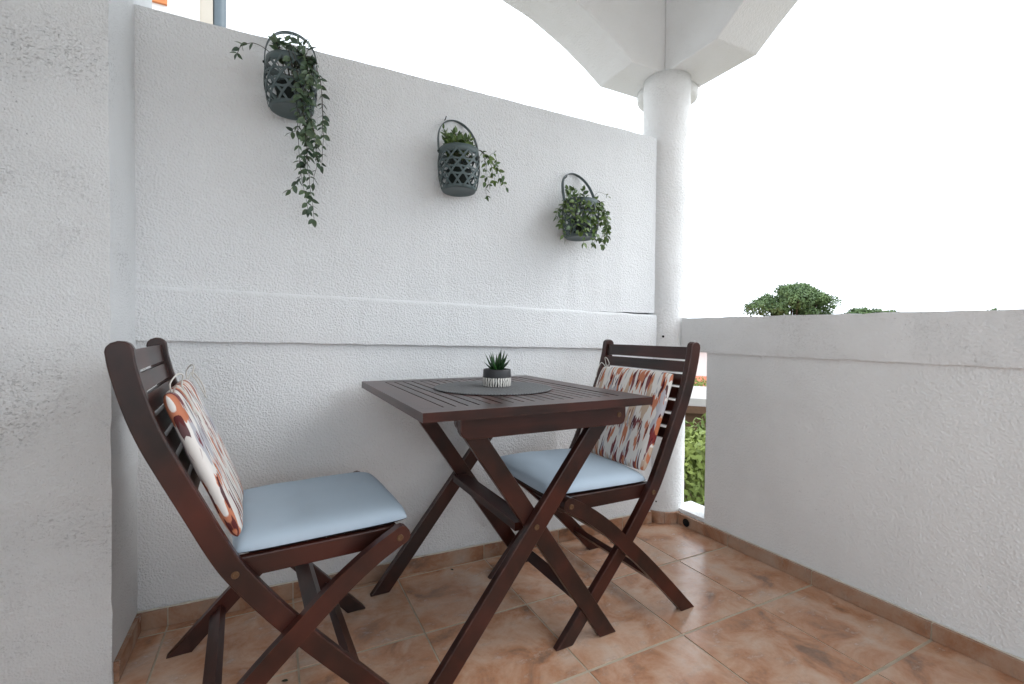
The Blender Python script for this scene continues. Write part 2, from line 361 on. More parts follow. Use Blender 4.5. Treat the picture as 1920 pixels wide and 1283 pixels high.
def tube(bm, pts, rad, sides=6):
    P = [Vector(p) for p in pts]; prev = None
    for i, p in enumerate(P):
        t = (P[min(i+1, len(P)-1)] - P[max(i-1, 0)]).normalized()
        a = t.cross(Vector((0.31, 0.52, 0.8))).normalized(); b = t.cross(a)
        r = rad[i] if isinstance(rad, (list, tuple)) else rad
        ring = [bm.verts.new(p + (a*math.cos(2*math.pi*k/sides) + b*math.sin(2*math.pi*k/sides))*r) for k in range(sides)]
        if prev:
            for k in range(sides): bm.faces.new((prev[k], prev[(k+1) % sides], ring[(k+1) % sides], ring[k]))
        else: bm.faces.new(ring[::-1])
        prev = ring
    bm.faces.new(prev)
def lathe(bm, prof, seg=48, cx=0.0, cy=0.0):
    rings = []
    for r, z in prof:
        rings.append([bm.verts.new((cx+r*math.cos(2*math.pi*k/seg), cy+r*math.sin(2*math.pi*k/seg), z)) for k in range(seg)] if r > 1e-6 else [bm.verts.new((cx, cy, z))])
    for A, B in zip(rings, rings[1:]):
        for k in range(seg):
            k2 = (k+1) % seg
            if len(A) == 1 and len(B) == 1: continue
            if len(A) == 1: bm.faces.new((A[0], B[k], B[k2]))
            elif len(B) == 1: bm.faces.new((A[k], A[k2], B[0]))
            else: bm.faces.new((A[k], A[k2], B[k2], B[k]))
    bmesh.ops.recalc_face_normals(bm, faces=bm.faces[:])
def ribbon(bm, pts, nrm, w, th):
    """flat strip following pts; nrm = outward normals"""
    prev = None
    for i, p in enumerate(pts):
        t = (pts[min(i+1, len(pts)-1)] - pts[max(i-1, 0)]).normalized(); nn = nrm[i].normalized(); s = t.cross(nn).normalized()
        q = [bm.verts.new(p + s*w/2*a + nn*th/2*b) for a, b in ((-1, -1), (1, -1), (1, 1), (-1, 1))]
        if prev:
            for k in range(4): bm.faces.new((prev[k], prev[(k+1) % 4], q[(k+1) % 4], q[k]))
        else: bm.faces.new(q[::-1])
        prev = q
    bm.faces.new(prev)

# ------------------------------------------------------------------ the setting: floor, tiles, ceiling, house
S = 0.336
ground = obj('ground', (lambda b: (bmesh.ops.create_grid(b, x_segments=2, y_segments=2, size=700, matrix=Matrix.Translation((0, 0, -3.3))), b)[1])(bmesh.new()),
             plain('pale_yard', (0.27, 0.25, 0.21), 0.95, 0.1, var=0.35, scale=0.6)); tag(ground, kind='structure')

floor = obj('floor', bbox(-2.62, 0.10, -4.42, 0.16, -0.22, -0.0018, 0), M['grout']); tag(floor, kind='structure')
GX, GY = 0.0055, 0.0095           # grout joints: narrow one way, wide the other
tile_cache = {}
for i in range(8):
    for j in range(-1, 13):
        x1, x0 = -i*S - GX/2, -(i+1)*S + GX/2
        y1, y0 = -j*S - GY/2, -(j+1)*S + GY/2
        x1 = min(x1, -0.03); x0 = max(x0, -2.44); y0 = max(y0, -4.265); y1 = min(y1, 0.07 if x1 > -2.1 else -0.15)
        if y1-y0 < 0.02 or x1-x0 < 0.02: continue
        w, d = round(x1-x0, 4), round(y1-y0, 4)
        if (w, d) not in tile_cache:
            bm = bbox(-w/2, w/2, -d/2, d/2, -0.008, 0.0, 0.0018, 2)
            me = mesh_of(bm, 'tile'); me.materials.append(M['tile']); tile_cache[(w, d)] = me
        t = obj('tile', tile_cache[(w, d)], None, floor, loc=((x0+x1)/2, (y0+y1)/2, random.uniform(-0.0006, 0.0004)))

ceiling = obj('ceiling', bbox(-2.62, 0.13, -4.42, 0.25, 2.75, 2.95, 0), M['beam']); tag(ceiling, kind='structure')
lower = obj('lower_storey', bbox(-6.0, 0.10, -9.0, 0.16, -3.3, -0.225, 0), M['beam'])
tag(lower, 'plastered lower storey of the house under the balcony', 'house')
hw = obj('house_wall', rough_box(-2.62, -2.45, -2.3, -0.205, 0.0, 2.748, step=0.3), M['parapet'])
tag(hw, 'white plastered house wall on the room side of the balcony', 'wall')

# ------------------------------------------------------------------ tall wall on the left, with its raised band
AL = -0.0244
wall = thing('balcony_wall', 'tall white stucco wall with raised band behind the table', 'wall', (-0.09, -0.0008, 0), AL)
# local x runs along the wall (towards the pillar negative), local y = 0 is its face
def wall_slab(x0, x1, y0, y1, zf, step=0.04, seed=0.0):
    bm = bbox(x0, x1, y0, y1, 0.0, 1.0, 0.0, 1)
    bevel(bm, 0.006, 2)
    cut(bm, 0, x0, x1, step)
    for v in bm.verts:
        t = (v.co.x - x0)/(x1-x0); lo, hi = zf(t)
        v.co.z = lo + (hi-lo)*v.co.z if 0.02 < v.co.z < 0.98 else (lo + v.co.z if v.co.z <= 0.02 else hi - (1-v.co.z))
    jitter(bm, 0.0022, 16, seed); jitter(bm, 0.0012, 60, seed+3)
    return bm
XL, XR = -2.03, -0.072
obj('lower_panel', wall_slab(XL, XR, 0.0, 0.13, lambda t: (0.0, 0.868)), M['wall'], wall)
bm = prism([(-0.0155, 0.0), (-0.0155, 0.149), (-0.0145, 0.155), (-0.011, 0.159), (-0.006, 0.161), (0.131, 0.161), (0.131, 0.0)], XL, XR+0.008, 'yz')
bevel(bm, 0.003, 2); cut(bm, 0, XL, XR+0.008, 0.04)
for v in bm.verts: v.co.z += 0.843-0.036*(v.co.x-XL)/(XR+0.008-XL)
jitter(bm, 0.0022, 16, 5.0); jitter(bm, 0.0014, 60, 8.0)
obj('raised_band', bm, M['wall'], wall)
obj('upper_panel', wall_slab(XL, XR-0.003, -0.007, 0.129, lambda t: (0.975, 1.797-0.018*t), seed=9), M['wall'], wall)
# the wall runs into the column behind its inner edge
obj('wall_return', prism([(XR-0.01, 0.02), (XR+0.055, 0.075), (XR+0.055, 0.128), (XR-0.01, 0.128)], 0.0, 1.775, 'xy', 0.004), M['column'], wall)
def skirting_run(parent, a0, joints, a1, axis, face, h, seed):
    """tiles of a skirting between joints along one axis, standing proud of the wall face"""
    edges = [a0] + joints + [a1]
    fl = bbox(a0, a1, -0.0085, 0.005, 0.0, h-0.001, 0) if axis == 0 else bbox(-0.0085, 0.005, a0, a1, 0.0, h-0.001, 0)
    obj('joint_mortar', fl, M['grout'], parent, loc=(0, face, 0) if axis == 0 else (face, 0, 0))
    for k, (p, q) in enumerate(zip(edges, edges[1:])):
        g = 0.002
        L = (q-p)-2*g
        bm = bbox(-L/2, L/2, -0.011, 0.006, 0.001, h, 0.0015, 2) if axis == 0 else bbox(-0.011, 0.006, -L/2, L/2, 0.001, h, 0.0015, 2)
        mid = (p+q)/2
        o = obj('skirting_tile', bm, M['skirt'], parent, loc=(mid, face, 0) if axis == 0 else (face, mid, 0))
skirting_run(wall, XL+0.012, [-k*S+0.09 for k in range(6, 0, -1) if XL+0.05 < -k*S+0.09 < XR-0.05], XR-0.005, 0, -0.006, 0.052, 1)
def bead(parent, a0, a1, axis, face, z, seed, sgn=-1):
    """ragged lip of filler between skirting and plaster"""
    bm = bmesh.new(); n = int((a1-a0)/0.012); pts, rad = [], []
    for k in range(n+1):
        a = a0+(a1-a0)*k/n
        r = 0.0028+0.0028*noise.noise(Vector((a*30, seed, 0)))+0.0015*noise.noise(Vector((a*90, seed, 4)))
        pts.append((a, face, z) if axis == 0 else (face, a, z)); rad.append(max(0.001, r))
    tube(bm, pts, rad, 6); obj('filler_bead', bm, M['plaster'], parent, True)
bead(wall, XL+0.01, XR-0.006, 0, -0.008, 0.053, 2.0)
for k, (x, z) in enumerate(((-1.632, 1.765), (-1.087, 1.655), (-0.568, 1.52))):
    bm = bmesh.new(); tube(bm, [(x, 0.004, z), (x, -0.018, z+0.002), (x, -0.026, z+0.008)], 0.0018, 6); obj('nail', bm, M['black'], wall)

# ------------------------------------------------------------------ pillar on the left
pil = thing('plastered_pillar', 'rough scratched white pillar at the left edge beside the chair', 'pillar', (-2.27, -0.2, 0))
obj('shaft', rough_box(-0.18, 0.18, 0.0, 0.46, 0.0, 2.748, bv=0.007, amp=0.003, step=0.03, seed=21, axes=(2,)), M['pillar'], pil)
for k, (p, q) in enumerate(((0.012, 0.24),)):
    obj('skirting_tile', bbox(-0.005, 0.011, p, q, 0.001, 0.052, 0.0015), M['skirt'], pil, loc=(0.18, 0, 0))

# ------------------------------------------------------------------ parapet on the right
BE = 0.0246
par = thing('parapet', 'low white parapet with thick coping on the right', 'parapet', (-0.0573, 0.0, 0), BE)
obj('panel', rough_box(0.010, 0.150, -4.268, -0.205, 0.0, 0.802, bv=0.004, amp=0.0016, step=0.06, seed=31, axes=(1,)), M['parapet'], par)
obj('coping', rough_box(0.0, 0.165, -4.268, -0.070, 0.799, 0.952, bv=0.007, amp=0.0032, step=0.035, seed=35, axes=(1,)), M['coping'], par)
obj('gap_sill', rough_box(0.012, 0.140, -0.203, -0.02, 0.0, 0.066, bv=0.005, amp=0.0015, step=0.03, seed=38, axes=(1,)), M['coping'], par)
skirting_run(par, -4.26, [-k*S for k in range(12, 0, -1)], -0.06, 1, 0.004, 0.049, 2)
bead(par, -4.24, -0.21, 1, 0.006, 0.050, 6.0)
bm = bmesh.new(); lathe(bm, [(0, 0.0), (0.013, 0.0), (0.017, 0.0005), (0.018, 0.003), (0.0, 0.003)], 20)
dr = obj('drain_outlet', bm, M['black'], par); dr.matrix_local = Matrix.Translation((-0.0105, -0.125, 0.024)) @ Matrix.Rotation(R(-90), 4, 'Y')
ew = obj('end_parapet', rough_box(-2.44, 0.12, -4.42, -4.27, 0.0, 0.95, step=0.3), M['parapet']); tag(ew, 'white plastered parapet closing the end of the balcony behind the camera', 'parapet')
el = obj('end_beam', rough_box(-2.44, 0.12, -4.42, -4.27, 2.1, 2.746, step=0.3), M['beam']); tag(el, 'straight white beam across the end of the balcony behind the camera', 'beam')

# ------------------------------------------------------------------ round column
CX, CY, CR = -0.055, 0.048, 0.108
colm = thing('round_column', 'round white stucco column at the balcony corner', 'column', (CX, CY, 0))
bm = bmesh.new(); prof = [(0, 0.0), (CR, 0.0)] + [(CR + 0.002*noise.noise(Vector((0, 0, k*3.1))), 0.03+k*2.035/60) for k in range(60)] + [(CR, 2.088), (0, 2.088)]
lathe(bm, prof, 56); jitter(bm, 0.0022, 18, 2.0); obj('shaft', bm, M['column'], colm, True)
for k in range(5):                                   # curved skirting pieces round the foot
    a0, a1 = R(178+k*29), R(178+(k+1)*29-0.7)
    bm = bmesh.new(); A = []
    for s in range(7):
        a = a0+(a1-a0)*s/6; A.append([bm.verts.new((r*math.cos(a), r*math.sin(a), z)) for r, z in ((CR-0.004, 0.001), (CR+0.011, 0.001), (CR+0.011, 0.052), (CR-0.004, 0.054))])
    for p, q in zip(A, A[1:]):
        for t in range(4): bm.faces.new((p[t], q[t], q[(t+1) % 4], p[(t+1) % 4]))
    bm.faces.new(A[0]); bm.faces.new(A[-1][::-1]); bmesh.ops.recalc_face_normals(bm, faces=bm.faces[:])
    obj('skirting_tile', bm, M['skirt'], colm)
bm = bmesh.new(); lathe(bm, [(0, 2.030), (0.125, 2.044), (0.142, 2.050), (0.148, 2.064), (0.148, 2.088), (0, 2.088)], 40, 0.085, 0.085); jitter(bm, 0.004, 14, 7.0)
obj('capital', bm, M['column'], colm, True)
for (a, z, r) in ((226, 0.868, 0.0045), (216, 0.098, 0.0032)):
    bm = bmesh.new(); lathe(bm, [(0, 0), (r, 0), (r*1.2, 0.002), (0, 0.003)], 10)
    o = obj('screw_hole', bm, M['black'], colm); aa = R(a)
    o.matrix_local = Matrix.Translation((math.cos(aa)*(CR+0.0005), math.sin(aa)*(CR+0.0005), z)) @ Vector((math.cos(aa), math.sin(aa), 0)).to_track_quat('Z', 'Y').to_matrix().to_4x4()

# ------------------------------------------------------------------ arched beams
def arch_pts(a_spring, a_end, rise, z0, n=36):
    half = abs(a_end-a_spring)/2; c = (a_spring+a_end)/2; Rr = (half*half+rise*rise)/(2*rise)
    return [(c + (a_spring-c)*math.cos(math.pi*k/n) if False else a_spring+(a_end-a_spring)*k/n, 0) for k in range(n+1)], c, Rr, z0+rise-Rr
def arch_beam(name, spring, end, rise, a_start, a_stop, v0, v1, plane, seed):
    pts, c, Rr, zc = arch_pts(spring, end, rise, 2.088)
    poly = [(a_start, 2.088)] + [(a, zc+math.sqrt(Rr*Rr-(a-c)**2)) for a, _ in pts] + [(a_stop, 2.088), (a_stop, 2.748), (a_start, 2.748)]
    bm = prism(poly, v0, v1, plane)
    bevel(bm, 0.006, 2); jitter(bm, 0.003, 12, seed); jitter(bm, 0.0012, 60, seed)
    return bm
ab = obj('arched_beam', arch_beam('a', -0.31, -2.06, 0.285, 0.125, -2.088, 0.0, 0.24, 'xz', 3), M['beam']); tag(ab, 'white arched beam above the tall wall beside the column', 'beam')
pb = obj('arched_beam', arch_beam('b', -0.29, -3.9, 0.58, -0.002, -4.268, -0.123, 0.123, 'yz', 6), M['beam']); tag(pb, 'white arched beam over the parapet on the right of the column', 'beam')

# ------------------------------------------------------------------ table
TX, TY, TR = -1.149, -0.354, 0.012
TW, TD, TZ = 0.637, 0.694, 0.708
tb = thing('folding_table', 'dark red-brown wooden folding table with slatted top', 'table', (TX, TY, 0), TR)
hx, hy = TW/2, TD/2; RX, RY, TH = 0.064, 0.058, 0.021
obj('side_rail', bbox(-hx, -hx+RX, -hy+RY+0.0004, hy-RY-0.0004, TZ-TH, TZ, 0.0022), M['woody'], tb)
obj('side_rail', bbox(hx-RX, hx, -hy+RY+0.0004, hy-RY-0.0004, TZ-TH, TZ, 0.0022), M['woody'], tb)
obj('end_rail', bbox(-hx, hx, -hy, -hy+RY, TZ-TH, TZ, 0.0022), M['woodx'], tb)
obj('end_rail', bbox(-hx, hx, hy-RY, hy, TZ-TH, TZ, 0.0022), M['woodx'], tb)
ns = 17; inner = TW-2*RX; gap = 0.0048; sw = (inner-gap*(ns+1))/ns
sm = None
for k in range(ns):
    if sm is None:
        sm = mesh_of(bbox(-sw/2, sw/2, -hy+RY+0.0004, hy-RY-0.0004, TZ-TH+0.002, TZ-0.0006, 0.0015), 'slat'); sm.materials.append(M['woody'])
    obj('slat', sm, None, tb, loc=(-hx+RX+gap+sw/2+k*(sw+gap), 0, random.uniform(-0.0004, 0.0003)))
def tleg(c0, c1, v0, v1): return prism(band_outline([c0, ((c0[0]+c1[0])/2, (c0[1]+c1[1])/2), c1], 0.049, True), v0, v1, 'xz', 0.0028)
IN0, IN1 = (-0.175, 0.660), (0.279, 0.0)     # pair of legs falling to the right
OU0, OU1 = (0.246, 0.660), (-0.268, 0.0)     # pair falling to the left
for v0, v1 in ((-0.227, -0.205), (0.258, 0.280)): obj('leg', tleg(IN0, IN1, v0, v1), M['woodl'], tb)
for v0, v1 in ((-0.2495, -0.2275), (0.2805, 0.3025)): obj('leg', tleg(OU0, OU1, v0, v1), M['woodl'], tb)
for v0, v1 in ((-0.272, -0.250), (0.303, 0.325)):
    obj('apron', prism([(-0.205, TZ-TH-0.0005), (0.292, TZ-TH-0.0005), (0.292, 0.645), (0.288, 0.632), (0.278, 0.624), (-0.185, 0.624), (-0.198, 0.630), (-0.205, 0.642)], v0, v1, 'xz', 0.002), M['woodx'], tb)
obj('stretcher', bbox(-0.022, 0.030, -0.204, 0.257, 0.352, 0.374, 0.003), M['woody'], tb)
def bolt(parent, u, v, z, sgn):
    bm = bmesh.new(); lathe(bm, [(0, 0.0012), (0.0028, 0.0012), (0.0034, 0.0022), (0.0068, 0.0022), (0.0076, 0.0008), (0.0076, -0.002), (0, -0.002)], 18)
    o = obj('bolt', bm, M['brass'], parent); o.matrix_local = Matrix.Translation((u, v, z)) @ Matrix.Rotation(R(90*sgn), 4, 'X')
bolt(tb, 0.268, -0.272, 0.652, 1); bolt(tb, 0.018, -0.2495, 0.372, 1); bolt(tb, 0.268, 0.325, 0.652, -1); bolt(tb, 0.018, 0.3025, 0.372, -1)

# ------------------------------------------------------------------ chairs
LONG = [(-0.258, 0.838), (-0.252, 0.800), (-0.234, 0.730), (-0.212, 0.668), (-0.186, 0.610), (-0.146, 0.525), (-0.107, 0.442), (-0.075, 0.386), (-0.013, 0.300), (0.052, 0.220), (0.113, 0.150), (0.176, 0.080), (0.246, 0.0)]
SHORT = [(0.254, 0.411), (0.190, 0.375), (0.120, 0.324), (0.045, 0.257), (-0.030, 0.188), (-0.110, 0.108), (-0.168, 0.048), (-0.214, 0.0)]
VA, VB, WT = 0.224, 0.247, 0.0215
def build_chair(name, label):
    c = thing(name, label, 'chair', group='wooden folding chairs')
    for s in (-1, 1):
        a, b = sorted((s*VA, s*(VA-WT))); obj('back_leg', prism(band_outline(LONG, 0.042), a, b, 'xz', 0.003), M['woodl'], c)
        a, b = sorted((s*VB, s*(VB-WT))); obj('front_leg', prism(band_outline(SHORT, 0.041), a, b, 'xz', 0.003), M['woodl'], c)
        a, b = sorted((s*0.2015, s*0.1815))
        obj('seat_rail', prism(band_outline([(0.244, 0.394), (0.15, 0.392), (0.03, 0.391), (-0.088, 0.390)], 0.043), a, b, 'xz', 0.0025), M['woodx'], c)
        bolt(c, -0.079, s*VA, 0.389, 1 if s < 0 else -1); bolt(c, 0.247, s*VB, 0.405, 1 if s < 0 else -1)
    # backrest slats let into the posts
    cl = catmull([(a, b, 0) for a, b in LONG], 12)
    def at_z(z):
        for p, q in zip(cl, cl[1:]):
            if (p.y-z)*(q.y-z) <= 0 and p.y != q.y:
                t = (p.y-z)/(p.y-q.y); return p.lerp(q, t), (p-q).normalized()
        return cl[0], (cl[0]-cl[1]).normalized()
    zs = [0.8385, 0.7915, 0.7490, 0.7060, 0.6630, 0.6205, 0.5780, 0.5400]
    for k in range(7):
        zc = (zs[k]+zs[k+1])/2; h = zs[k]-zs[k+1]-0.0062
        p, t = at_z(zc); t = Vector((t.x, 0, t.y))
        bm = bbox(-0.0075, 0.0075, -0.2022, 0.2022, -h/2, h/2, 0.0022)
        o = obj('back_slat', bm, M['woody'], c)
        n_ = t.cross(Vector((0, 1, 0))).normalized()
        mt = Matrix((-n_ if n_.x < 0 else n_, Vector((0, 1, 0)), t)).transposed().to_4x4()
        mt.translation = Vector((p.x+0.003, 0, p.y)); o.matrix_local = mt
    for k in range(8):
        u = -0.055+k*0.040
        obj('seat_slat', bbox(u, u+0.032, -0.181, 0.181, 0.396, 0.410, 0.002), M['woody'], c)
    def cross(u, z, w, h, v, ang):
        bm = bbox(-w/2, w/2, -v, v, -h/2, h/2, 0.002); o = obj('stretcher', bm, M['woody'], c)
        o.matrix_local = Matrix.Translation((u, 0, z)) @ Matrix.Rotation(ang, 4, 'Y')
    cross(0.158, 0.097, 0.036, 0.018, 0.2022, R(50))
    cross(-0.125, 0.092, 0.036, 0.018, 0.2250, R(-45))
    cross(0.070, 0.276, 0.036, 0.018, 0.2250, R(-42))
    return c
chL = build_chair('folding_chair', 'dark wooden folding chair nearest the camera beside the rough pillar')
chR = copy_tree(chL); chR['label'] = 'dark wooden folding chair in the corner by the round column'
chL.location = (-1.739, -0.353, 0); chL.rotation_euler = (0, 0, 0.05)
chR.location = (-0.775, -0.344, 0); chR.rotation_euler = (0, 0, 3.165)

# ------------------------------------------------------------------ cushions
def cushion_bm(a, b, t, nx=34, ny=34, puff=0.35, e=7.0, under=True, seed=0.0, round_=0.05):
    """pad of half sizes a x b, half thickness t; flat box edge, softly domed"""
    bm = bmesh.new(); g = {}
    def sgnp(s, k): return math.copysign(abs(s)**k, s)
    for side in (1, -1):
        for i in range(nx+1):
            for j in range(ny+1):
                s = math.sin((i/nx-0.5)*math.pi); q = math.sin((j/ny-0.5)*math.pi)
                x = a*s*(1-round_*abs(q)**6); y = b*q*(1-round_*abs(s)**6)
                edge = (1-abs(s)**e)**0.42*(1-abs(q)**e)**0.42 if abs(s) < 1 and abs(q) < 1 else 0
                dome = 1-puff*(s*s*0.5+q*q*0.5)
                zb = -0.55*t if under else 0.0
                z = zb + ((t-zb) if side > 0 else -(t+zb))*edge*dome
                wr = noise.noise(Vector((x*11+seed, y*11, side*2.0)))*0.0030 + noise.noise(Vector((x*34+seed, y*20, side*3.0)))*0.0011
                z += wr*edge
                border = i in (0, nx) or j in (0, ny)
                key = (i, j, 0 if border else side)
                if key not in g: g[key] = bm.verts.new((x, y, z if not border else zb))
    for side in (1, -1):
        for i in range(nx):
            for j in range(ny):
                q = []
                for di, dj in ((0, 0), (1, 0), (1, 1), (0, 1)):
                    I, J = i+di, j+dj; bo = I in (0, nx) or J in (0, ny); q.append(g[(I, J, 0 if bo else side)])
                f = bm.faces.new(q if side > 0 else q[::-1]); f.smooth = True
                if under and side < 0: f.material_index = 1
    return bm
def seat_cushion(chair, label, du, dv, rz, seed):
    m0 = chair.matrix_basis if False else Matrix.Translation(chair.location) @ chair.rotation_euler.to_matrix().to_4x4()
    o = obj('seat_cushion', cushion_bm(0.187, 0.194, 0.0215, puff=0.22, e=12.0, round_=0.035, seed=seed), [M['blue'], M['black_cloth']])
    o.matrix_world = m0 @ Matrix.Translation((0.098+du, dv, 0.4315)) @ Matrix.Rotation(rz, 4, 'Z') @ Matrix.Rotation(R(-0.8), 4, 'Y')
    tag(o, label, 'cushion', 'pale blue seat cushions'); return o
seat_cushion(chL, 'plain pale blue seat cushion on the chair beside the pillar', 0.002, 0.002, 0.01, 1.0)
seat_cushion(chR, 'plain pale blue seat cushion on the corner chair behind the table', 0.0, 0.0, -0.02, 6.0)
def back_cushion(chair, label, mat, seed, dv, ties):
    m0 = Matrix.Translation(chair.location) @ chair.rotation_euler.to_matrix().to_4x4()
    o = obj('back_cushion', cushion_bm(0.180, 0.166, 0.0185, puff=0.15, e=12.0, round_=0.025, under=False, seed=seed), mat)
    top, bot = Vector((-0.196, 0, 0.756)), Vector((-0.070, 0, 0.440))
    t = (top-bot).normalized(); y = Vector((0, -1, 0)); n_ = y.cross(t)
    mt = Matrix((y, t, n_)).transposed().to_4x4(); mt.translation = (top+bot)/2 + n_*0.002 + Vector((0, dv, 0))
    o.matrix_world = m0 @ mt
    tag(o, label, 'cushion', 'printed back cushions')
    for s in ties:
        bm = bmesh.new()
        pts = catmull([(s*0.150, 0.160, -0.006), (s*0.160, 0.180, -0.012), (s*0.150, 0.192, -0.028), (s*0.128, 0.186, -0.034), (s*0.120, 0.168, -0.024), (s*0.135, 0.150, -0.026), (s*0.140, 0.10, -0.028)], 6)
        tube(bm, pts, 0.0017, 6); obj('tie', bm, M['cord'], o, True)
        bm = bmesh.new(); pts = catmull([(s*0.152, 0.160, -0.008), (s*0.170, 0.172, -0.022), (s*0.168, 0.140, -0.030), (s*0.166, 0.110, -0.028)], 6)
        tube(bm, pts, 0.0017, 6); obj('tie', bm, M['cord'], o, True)
    return o
back_cushion(chL, 'ikat-print back cushion in orange and maroon on the chair beside the pillar', M['ikat_a'], 2.0, 0.0, (-1, 1))
back_cushion(chR, 'ikat-print back cushion in orange and maroon on the corner chair', M['ikat_b'], 8.0, 0.012, (1,))

# ------------------------------------------------------------------ placemat, pot, succulent
pm = bmesh.new(); lathe(pm, [(0, 0), (0.178, 0), (0.180, 0.0012), (0.1785, 0.0030), (0.170, 0.0034), (0, 0.0034)], 72)
pmo = obj('placemat', pm, M['mat'], loc=(-1.138, -0.345, TZ+0.0002)); tag(pmo, 'round dark grey woven placemat in the middle of the table', 'placemat')
PX, PY, PZ = -1.118, -0.330, TZ+0.0038
pot = thing('plant_pot', 'small black pot with white striped base on the placemat', 'plant pot', (PX, PY, PZ))
bm = bmesh.new(); lathe(bm, [(0, 0), (0.0415, 0), (0.0435, 0.002), (0.0440, 0.028), (0.0425, 0.050), (0.0415, 0.0525), (0.0385, 0.0525), (0.0380, 0.045), (0, 0.045)], 56); obj('bowl', bm, M['pot'], pot, True)
bm = bmesh.new(); lathe(bm, [(0, 0.0455), (0.02, 0.047), (0.0375, 0.0455)], 24); jitter(bm, 0.002, 90, 1.0); obj('soil', bm, M['soil'], pot)
suc = thing('succulent', 'small spiky green succulent growing in the striped pot', 'plant', (PX, PY, PZ+0.045))
def blade(L, w):
    bm = bmesh.new(); rows = []
    for k in range(9):
        t = k/8; ww = w*(0.55+0.75*t*(1-t)*2.2)*(1-t**2.2)+0.0002; y = L*t; z = 0.10*L*t*t
        rows.append([bm.verts.new(p) for p in ((-ww, y, z+ww*0.35), (0, y, z-ww*0.15), (ww, y, z+ww*0.35), (0, y, z-ww*0.75))])
    for A, B in zip(rows, rows[1:]):
        for q in range(4): bm.faces.new((A[q], A[(q+1) % 4], B[(q+1) % 4], B[q]))
    bmesh.ops.recalc_face_normals(bm, faces=bm.faces[:]); return bm
bl = mesh_of(blade(1.0, 0.105), 'succulent_leaf'); bl.materials.append(M['leaf_s'])
for p in bl.polygons: p.use_smooth = True
rs = random.Random(3)
for n_, el, L0 in ((5, 72, 0.066), (7, 52, 0.062), (8, 32, 0.055)):
    for k in range(n_):
        az = 2*math.pi*(k+0.5*rs.random())/n_ + el; L = L0*rs.uniform(0.8, 1.12)
        o = obj('leaf', bl, None, suc)
        e_ = R(el+rs.uniform(-8, 8)); d = Vector((math.cos(az)*math.cos(e_), math.sin(az)*math.cos(e_), math.sin(e_)))
        sx_ = d.cross(Vector((0, 0, 1))).normalized(); mt = Matrix((sx_, d, sx_.cross(d))).transposed().to_4x4()
        mt.translation = Vector((math.cos(az), math.sin(az), 0))*0.006; o.matrix_local = mt @ Matrix.Scale(L, 4)

# ------------------------------------------------------------------ hanging baskets
def r_body(t): return 0.0565 + 0.0125*math.sin(math.pi*min(1, max(0, t*0.92+0.04)))**0.8 + 0.0085*t
def build_basket(name, label, loc, rz, lean, handle_lean):
    H = 0.148
    b = thing(name, label, 'basket', loc, rz, group='woven wall baskets')
    b.rotation_euler = (lean, 0, rz)
    def surf(a, t): r = r_body(t); return Vector((r*math.cos(a), r*math.sin(a), H*t))
    def nrm(a, t): return Vector((math.cos(a), math.sin(a), 0.15*(0.5-t)*-4))
    bm = bmesh.new()
    for k in range(11):
        for s in (1, -1):
            a0 = 2*math.pi*k/11 + (0.14 if s > 0 else 0)
            P = [surf(a0+s*1.35*q/16, 0.04+0.84*q/16) for q in range(17)]; Nn = [nrm(a0+s*1.35*q/16, 0.04+0.84*q/16) for q in range(17)]
            P = [p+n_.normalized()*(0.0011*s) for p, n_ in zip(P, Nn)]
            ribbon(bm, P, Nn, 0.0068, 0.0018)
    for t in (0.30, 0.46, 0.64):
        P = [surf(2*math.pi*q/40, t+0.01*math.sin(q*2.2)) for q in range(41)]; Nn = [nrm(2*math.pi*q/40, t) for q in range(41)]
        ribbon(bm, P, Nn, 0.0062, 0.0016)
    obj('lattice', bm, M['basket'], b)
    bm = bmesh.new(); rr = r_body(0.94)
    lathe(bm, [(rr-0.002, H*0.83), (rr+0.0015, H*0.83), (rr+0.002, H*0.92), (rr+0.0012, H), (rr-0.002, H), (rr-0.002, H*0.83)], 44); obj('rim', bm, M['basket'], b, True)
    bm = bmesh.new(); lathe(bm, [(0, 0.004), (0.045, 0.004), (0.053, 0.0), (0.0585, 0.001), (0.0615, 0.008), (0.060, 0.012), (0.05, 0.010), (0, 0.010)], 40); obj('bottom', bm, M['basket'], b, True)
    bm = bmesh.new(); lathe(bm, [(0, 0.0105), (0.036, 0.0105), (0.044, 0.075), (0.0, 0.075)], 24); obj('liner', bm, M['liner'], b, True)
    bm = bmesh.new(); P, Nn = [], []
    hh = 0.150
    for q in range(33):
        a = math.pi*q/32; x = -rr*1.06*math.cos(a); z = H*0.90 + hh*math.sin(a)**0.72
        y = handle_lean*math.sin(a)**0.9
        P.append(Vector((x, y, z))); Nn.append(Vector((-math.cos(a), 0, math.sin(a)+0.001)))
    ribbon(bm, P, Nn, 0.0150, 0.0024); obj('handle', bm, M['basket'], b)
    for s in (-1, 1):
        bm = bmesh.new(); lathe(bm, [(0, 0.003), (0.003, 0.0025), (0.0042, 0.0), (0, -0.002)], 12)
        o = obj('rivet', bm, M['liner'], b); o.matrix_local = Matrix.Translation((s*rr*1.09, 0, H*0.92)) @ Matrix.Rotation(R(90*s), 4, 'Y')
    return b
def wy(x): return -0.003 - 0.0244*(x)           # y of the wall face at x
BK = [(-1.690, 1.548), (-1.147, 1.378), (-0.628, 1.262)]
labs = ['dark woven basket highest on the wall with long trailing vine', 'dark woven basket in the middle of the wall with open lattice showing', 'dark woven basket lowest on the wall nearest the column']
for (x, z), lb in zip(BK, labs):
    build_basket('hanging_basket', lb, (x, wy(x)-0.0815, z), AL + random.uniform(-0.05, 0.05), R(random.uniform(-2, 1)), 0.066)

